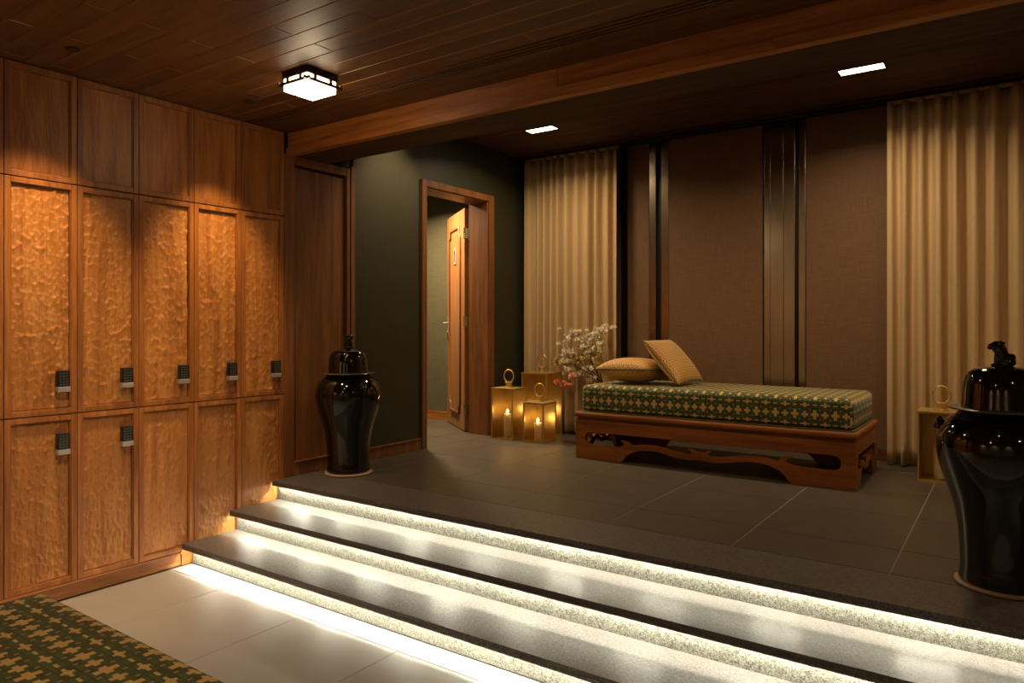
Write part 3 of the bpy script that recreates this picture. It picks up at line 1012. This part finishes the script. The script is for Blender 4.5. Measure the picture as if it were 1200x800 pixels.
label_short = 'tallest lantern against the curtain, unseen and lit to warm its brass'
lantern('tallest brass lantern, behind the smallest one against the left curtain', (0.425, 5.80, ZL), R(0), 0.285, 0.612, 0.20, True)  # hidden candle lit only to brighten the brass of this lantern
label_short = 'right lantern beside the jar'
lantern('medium brass lantern before the right curtain, partly behind the black jar', (3.745, 5.70, ZL), R(1), 0.27, 0.478, 0.235, False, (-0.015, 0.0))
label_short = 'tall lantern hidden behind the right jar'
lantern('tall brass lantern almost hidden behind the right jar, only its ring showing', (4.055, 5.83, ZL), R(0), 0.285, 0.612, 0.20, False)

# ------------------------------------------------------------------ curtains
def curtain(label, x0, x1, ridges, seed, group='full height linen curtains'):
    t = thing('curtain', label, 'curtain', ((x0+x1)/2, 6.09, ZL), group=group)
    rs = np.random.RandomState(seed)
    # ridge positions -> phase
    n = 26*len(ridges)
    xs = np.linspace(x0, x1, n)
    ph = np.interp(xs, ridges, np.arange(len(ridges))*2*PI)
    zs = np.linspace(0.012, ZC2-ZL-0.035, 26)
    X = np.zeros((len(zs), n)); Y = X.copy(); Z = X.copy()
    amp = 0.047*(1+0.18*np.sin(ph*0.37+seed))
    for j, z in enumerate(zs):
        k = (1-z/2.75)
        wob = 0.35*k*np.sin(ph*0.21+2.1*k+seed)+0.12*np.sin(5*k+ph*0.5)
        p = ph+wob
        X[j] = xs-(x0+x1)/2 + 0.003*np.sin(2*p) + 0.006*k*np.sin(ph*0.6)
        Y[j] = -amp*(0.9+0.15*k)*np.cos(p)
        Z[j] = z
    c = grid_obj('drape', np.stack([X, Y, Z], -1), M['curtain'], t)
    so = c.modifiers.new('thick', 'SOLIDIFY'); so.thickness = 0.003
    obj('heading_tape', B((x0-(x0+x1)/2, x1-(x0+x1)/2, -0.008, 0.008, ZC2-ZL-0.045, ZC2-ZL-0.021)), M['curtain'], t)
    return t
curtain('full-height linen curtain left of the brown wall, behind the brass lanterns', 0.05, 1.10,
        [0.095, 0.199, 0.282, 0.363, 0.433, 0.532, 0.648, 0.772, 0.876, 0.986, 1.075], 3)
rid = [3.385, 3.479, 3.589, 3.698, 3.805, 3.919, 4.036, 4.169]
while rid[-1] < 5.9: rid.append(rid[-1]+0.125)
curtain('full-height linen curtain on the right, behind the lidded jar', 3.365, 5.95, rid, 5)

# ------------------------------------------------------------------ vase and blossom branches
vs_ = thing('vase', 'brown stoneware vase behind the left end of the day bed, holding blossom', 'vase', (1.12, 5.95, ZL))
bm = bmesh.new()
lathe(bm, [(.045, 0), (.065, .02), (.085, .12), (.088, .22), (.07, .33), (.04, .40), (.034, .43), (.042, .46), (.036, .46), (.028, .42)], 32)
obj('vase_body', bm, M['vase'], vs_, smooth=True)
br = thing('blossom_branches', 'spray of white cherry blossom branches with yellow and pink blooms, left of the cushions', 'flowers', (1.12, 5.95, ZL+0.44))
VA = Vector((1.12, 5.95, ZL+0.44))
def pt(px, py, y):    # a direction through the picture, landed at depth y, in branch-local metres
    a = math.atan(588/836.0); u = (px-600)/836.0; v = (382-py)/836.0
    rx, ry = u*math.cos(a)-math.sin(a), u*math.sin(a)+math.cos(a)
    k = y/ry
    return Vector((4.15+rx*k, y, 1.46+v*k)) - VA
rs = random.Random(11)
mt_ = {}
def flower_mesh(mat, seed):
    rr = random.Random(seed)
    bm = bmesh.new()
    for layer, (n, rad, tilt) in enumerate(((6, .022, .15), (6, .019, .65), (5, .013, 1.1))):
        for k in range(n):
            a = 2*PI*k/n+layer*.5+rr.uniform(-.1, .1)
            d = Vector((math.cos(a)*math.cos(tilt), math.sin(a)*math.cos(tilt), math.sin(tilt)))
            s = Vector((-math.sin(a), math.cos(a), 0))
            up = d.cross(s).normalized()*0.003
            p = [Vector((0, 0, 0)), d*rad*.5+s*rad*.38-up, d*rad*.9+s*rad*.36, d*rad+up*1.5, d*rad*.9-s*rad*.36, d*rad*.5-s*rad*.38-up]
            vv = [bm.verts.new(q) for q in p]
            mid = bm.verts.new(d*rad*.55-up*1.4)
            for i in range(6): bm.faces.new((vv[i], vv[(i+1) % 6], mid))
    me = bpy.data.meshes.new('blossom')
    bm.to_mesh(me); bm.free()
    me.materials.append(mat)
    return me
fms = {k: [flower_mesh(M[k], s) for s in range(3)] for k in ('petal', 'petal_y', 'petal_p')}
def bloom(p, kind, s=1.0):
    o = piece('blossom', fms[kind][rs.randrange(3)], br, p)
    o.rotation_euler = (rs.uniform(0.2, 1.9), rs.uniform(-.7, .7), rs.uniform(0, 6.28))
    o.scale = (s, s, s)
BR = [  # pixel polylines with depth
    ([(707, 452), (703, 436), (697, 425), (699, 410), (697, 400), (705, 388), (720, 383)], 5.93, 'petal'),
    ([(706, 452), (696, 437), (684, 428), (674, 418), (668, 405), (672, 393)], 5.90, 'petal'),
    ([(706, 452), (697, 441), (690, 437), (672, 427), (660, 424), (649, 425)], 5.86, 'petal'),
    ([(706, 453), (694, 442), (682, 441), (668, 444), (658, 449)], 5.55, 'petal_p'),
    ([(706, 452), (699, 434), (690, 418), (684, 405), (680, 396)], 5.96, 'petal'),
    ([(706, 452), (700, 442), (701, 430), (700, 421)], 5.88, 'petal_y'),
]
start = Vector((0, 0, -0.05))
for pts, y, kind in BR:
    P = [start, Vector((0, 0, 0.0))]+[pt(px, py, y+rs.uniform(-.02, .02)) for px, py in pts]
    bm = bmesh.new()
    tube(bm, P, 0.006, 6, taper=[1.2-0.9*i/len(P) for i in range(len(P))])
    obj('branch', bm, M['bark'], br, smooth=True)
blobs = [(672, 392, 9, 6, 'petal', 12), (664, 404, 7, 9, 'petal', 12), (682, 401, 6, 9, 'petal', 10), (688, 409, 6, 6, 'petal', 8), (668, 412, 10, 6, 'petal', 10),
         (697, 393, 6, 5, 'petal', 7), (705, 386, 7, 4, 'petal', 7), (718, 383, 4, 3, 'petal', 4), (704, 404, 4, 6, 'petal', 6), (694, 397, 5, 5, 'petal', 5),
         (661, 419, 6, 5, 'petal', 6), (651, 425, 4, 5, 'petal_y', 5), (698, 419, 7, 4, 'petal_y', 7), (702, 426, 5, 4, 'petal_y', 5), (688, 420, 7, 5, 'petal', 7),
         (664, 432, 6, 5, 'petal', 8), (676, 437, 7, 4, 'petal', 8), (688, 430, 6, 5, 'petal', 6), (694, 444, 4, 5, 'petal', 5), (676, 421, 9, 4, 'petal_y', 6),
         (657, 448, 4, 3, 'petal_p', 5), (664, 451, 5, 3, 'petal_p', 5), (668, 441, 4, 3, 'petal_p', 2)]
for px, py, sx, sy, kind, n in blobs:
    for k in range(int(n*1.7)):
        bloom(pt(px+rs.gauss(0, sx*.6), py+rs.gauss(0, sy*.6), (5.55 if (px < 672 and py > 438) else 5.89)+rs.uniform(-.05, .06)), kind, rs.uniform(1.0, 1.55))

# ------------------------------------------------------------------ lamps
def ceiling_lamp(label, x, y):
    t = thing('ceiling_lamp', label, 'ceiling lamp', (x, y, ZC), group='square ceiling lamps')
    a = 0.098
    obj('canopy', B((-a-.004, a+.004, -a-.004, a+.004, -0.036, 0)), M['bronze'], t, bevel=0.001)
    bm = B((-a+.002, a-.002, -a+.002, a-.002, -0.102, -0.036))
    obj('glass_shade', bm, M['diffuser'], t, bevel=0.003, label='glowing opal glass box')
    bars = []
    for s in (-1, 1):
        e = s*(a+.002)
        bars += [(min(e, e+s*.010), max(e, e+s*.010), -a-.028, a+.028, -0.074, -0.060), (-a-.028, a+.028, min(e, e+s*.010), max(e, e+s*.010), -0.074, -0.060)]
        for q in (-.052, .052):
            bars += [(min(e, e+s*.008), max(e, e+s*.008), q-.008, q+.008, -0.072, -0.002), (q-.008, q+.008, min(e, e+s*.008), max(e, e+s*.008), -0.072, -0.002)]
    obj('cage', B(*bars), M['bronze'], t)
    lamp('POINT', 'lamp_bulb_glow', (0, 0, -0.16), 3, (1, .78, .5), 0.05, parent=t)
    return t
ceiling_lamp('square opal glass ceiling lamp in a dark metal cage above the lockers', 1.065, 2.505)
ceiling_lamp('added square fill lamp over the lower floor, out of the picture behind the viewer', 2.6, -0.9)  # extra lamp out of view, added as fill for the lower room
ceiling_lamp('added square fill lamp over the right of the lower floor, out of the picture', 5.6, 0.9)  # second added fill lamp, also out of view

def downlight(label, x, y, target, power, zc=ZC, spot=62, blend=0.8, col=WARM, size=0.02):
    t = thing('downlight', label, 'downlight', (x, y, zc), group='small recessed downlights')
    bm = bmesh.new()
    lathe(bm, [(.026, -.0005), (.036, -.002), (.036, -.004), (.028, -.004), (.026, -.001)], 24, cap=False)
    obj('trim_ring', bm, M['bronze'], t, smooth=False)
    bm = bmesh.new()
    lathe(bm, [(.0, -.0022), (.026, -.0022), (.026, -.0008), (.0, -.0008)], 24, cap=False)
    obj('lens', bm, M['lens'], t)
    l = lamp('SPOT', 'downlight_spot', (0, 0, -0.012), power, col, size, spot=spot, blend=blend, parent=t)
    d = Vector(target)-Vector((x, y, zc))
    l.rotation_euler = d.to_track_quat('-Z', 'Y').to_euler()
    return t
downlight('small dark downlight in the plank ceiling above the first lockers', 0.40, 1.61, (0.02, 1.61, 0.75), P_SPOT, spot=70, blend=1.0)
downlight('small dark downlight in the plank ceiling nearest the square lamp', 0.39, 2.60, (0.02, 2.61, 0.75), P_SPOT, spot=68, blend=1.0)
downlight('recessed downlight over the lockers outside the picture', 0.40, 0.62, (0.02, 0.62, 0.75), P_SPOT*0.7, spot=70, blend=1.0)
downlight('landing downlight hidden behind the beam, washing the green wall', 0.50, 4.30, (-0.0, 4.2, 2.5), 60, ZC2, 72, 1.0)
for k_, xd in enumerate((0.45, 2.8, 5.2)):  # unseen washers added so the bronze strips reflect a bright rear wall
    downlight('added downlight brightening the rear wall %s, out of the picture' % ('by the lockers', 'behind the viewer', 'by the right wall')[k_], xd, -2.1, (xd, -2.6, 1.5), 150 if k_ == 0 else 90, ZC, 80, 1.0)
downlight('added fill downlight over the walkway by the lockers, out of the picture', 1.6, 1.4, (0.3, 1.9, 0.3), 80, ZC, 80, 1.0, (1.0, 0.78, 0.54))  # unseen source added to lift the low lockers and the floor beside them
downlight('landing downlight behind the beam aimed at the day bed', 2.7, 3.80, (2.25, 5.5, 1.0), 50, ZC2, 90, 1.0)
downlight('landing downlight behind the beam aimed at the lanterns', 1.2, 3.80, (0.75, 6.0, 0.8), 36, ZC2, 90, 1.0)
downlight('landing downlight behind the beam aimed at the right curtain', 4.5, 3.80, (3.9, 6.0, 1.0), 30, ZC2, 90, 1.0)
downlight('downlight over the near day bed, out of the picture', 2.2, 0.6, (2.2, 0.6, 0), 46, ZC, 90, 1.0)
downlight('downlight over the lower floor by the steps, out of the picture', 3.9, 1.7, (3.9, 1.9, 0), 20, ZC, 90, 1.0)

def rect_light(label, x, y, zc=ZC2, power=None):
    t = thing('panel_light', label, 'ceiling light', (x, y, zc), group='rectangular landing lights')
    w_, d_ = 0.135, 0.055
    obj('light_frame', B((-w_-.006, w_+.006, -d_-.006, -d_, -.006, 0), (-w_-.006, w_+.006, d_, d_+.006, -.006, 0), (-w_-.006, -w_, -d_, d_, -.006, 0), (w_, w_+.006, -d_, d_, -.006, 0)), M['bronze'], t)
    obj('light_panel', B((-w_, w_, -d_, d_, -.003, 0)), M['rectglow'], t, label='glowing white light panel')
    pl = lamp('AREA', 'panel_light_glow', (0, 0, -0.0065), power or P_RECT, (1.0, .74, .44), 2*w_-.01, 2*d_-.01, parent=t)
    pl.data.spread = R(150)
    return t
rect_light('glowing rectangular ceiling light nearer the left curtain', 0.765, 5.265)
rect_light('glowing rectangular ceiling light nearer the right curtain', 3.315, 5.265)
rect_light('rectangular ceiling light beyond the right edge of the picture', 5.9, 5.265)
rect_light('rectangular ceiling light in the corridor behind the open door', -0.95, 5.35, 2.95, 75)
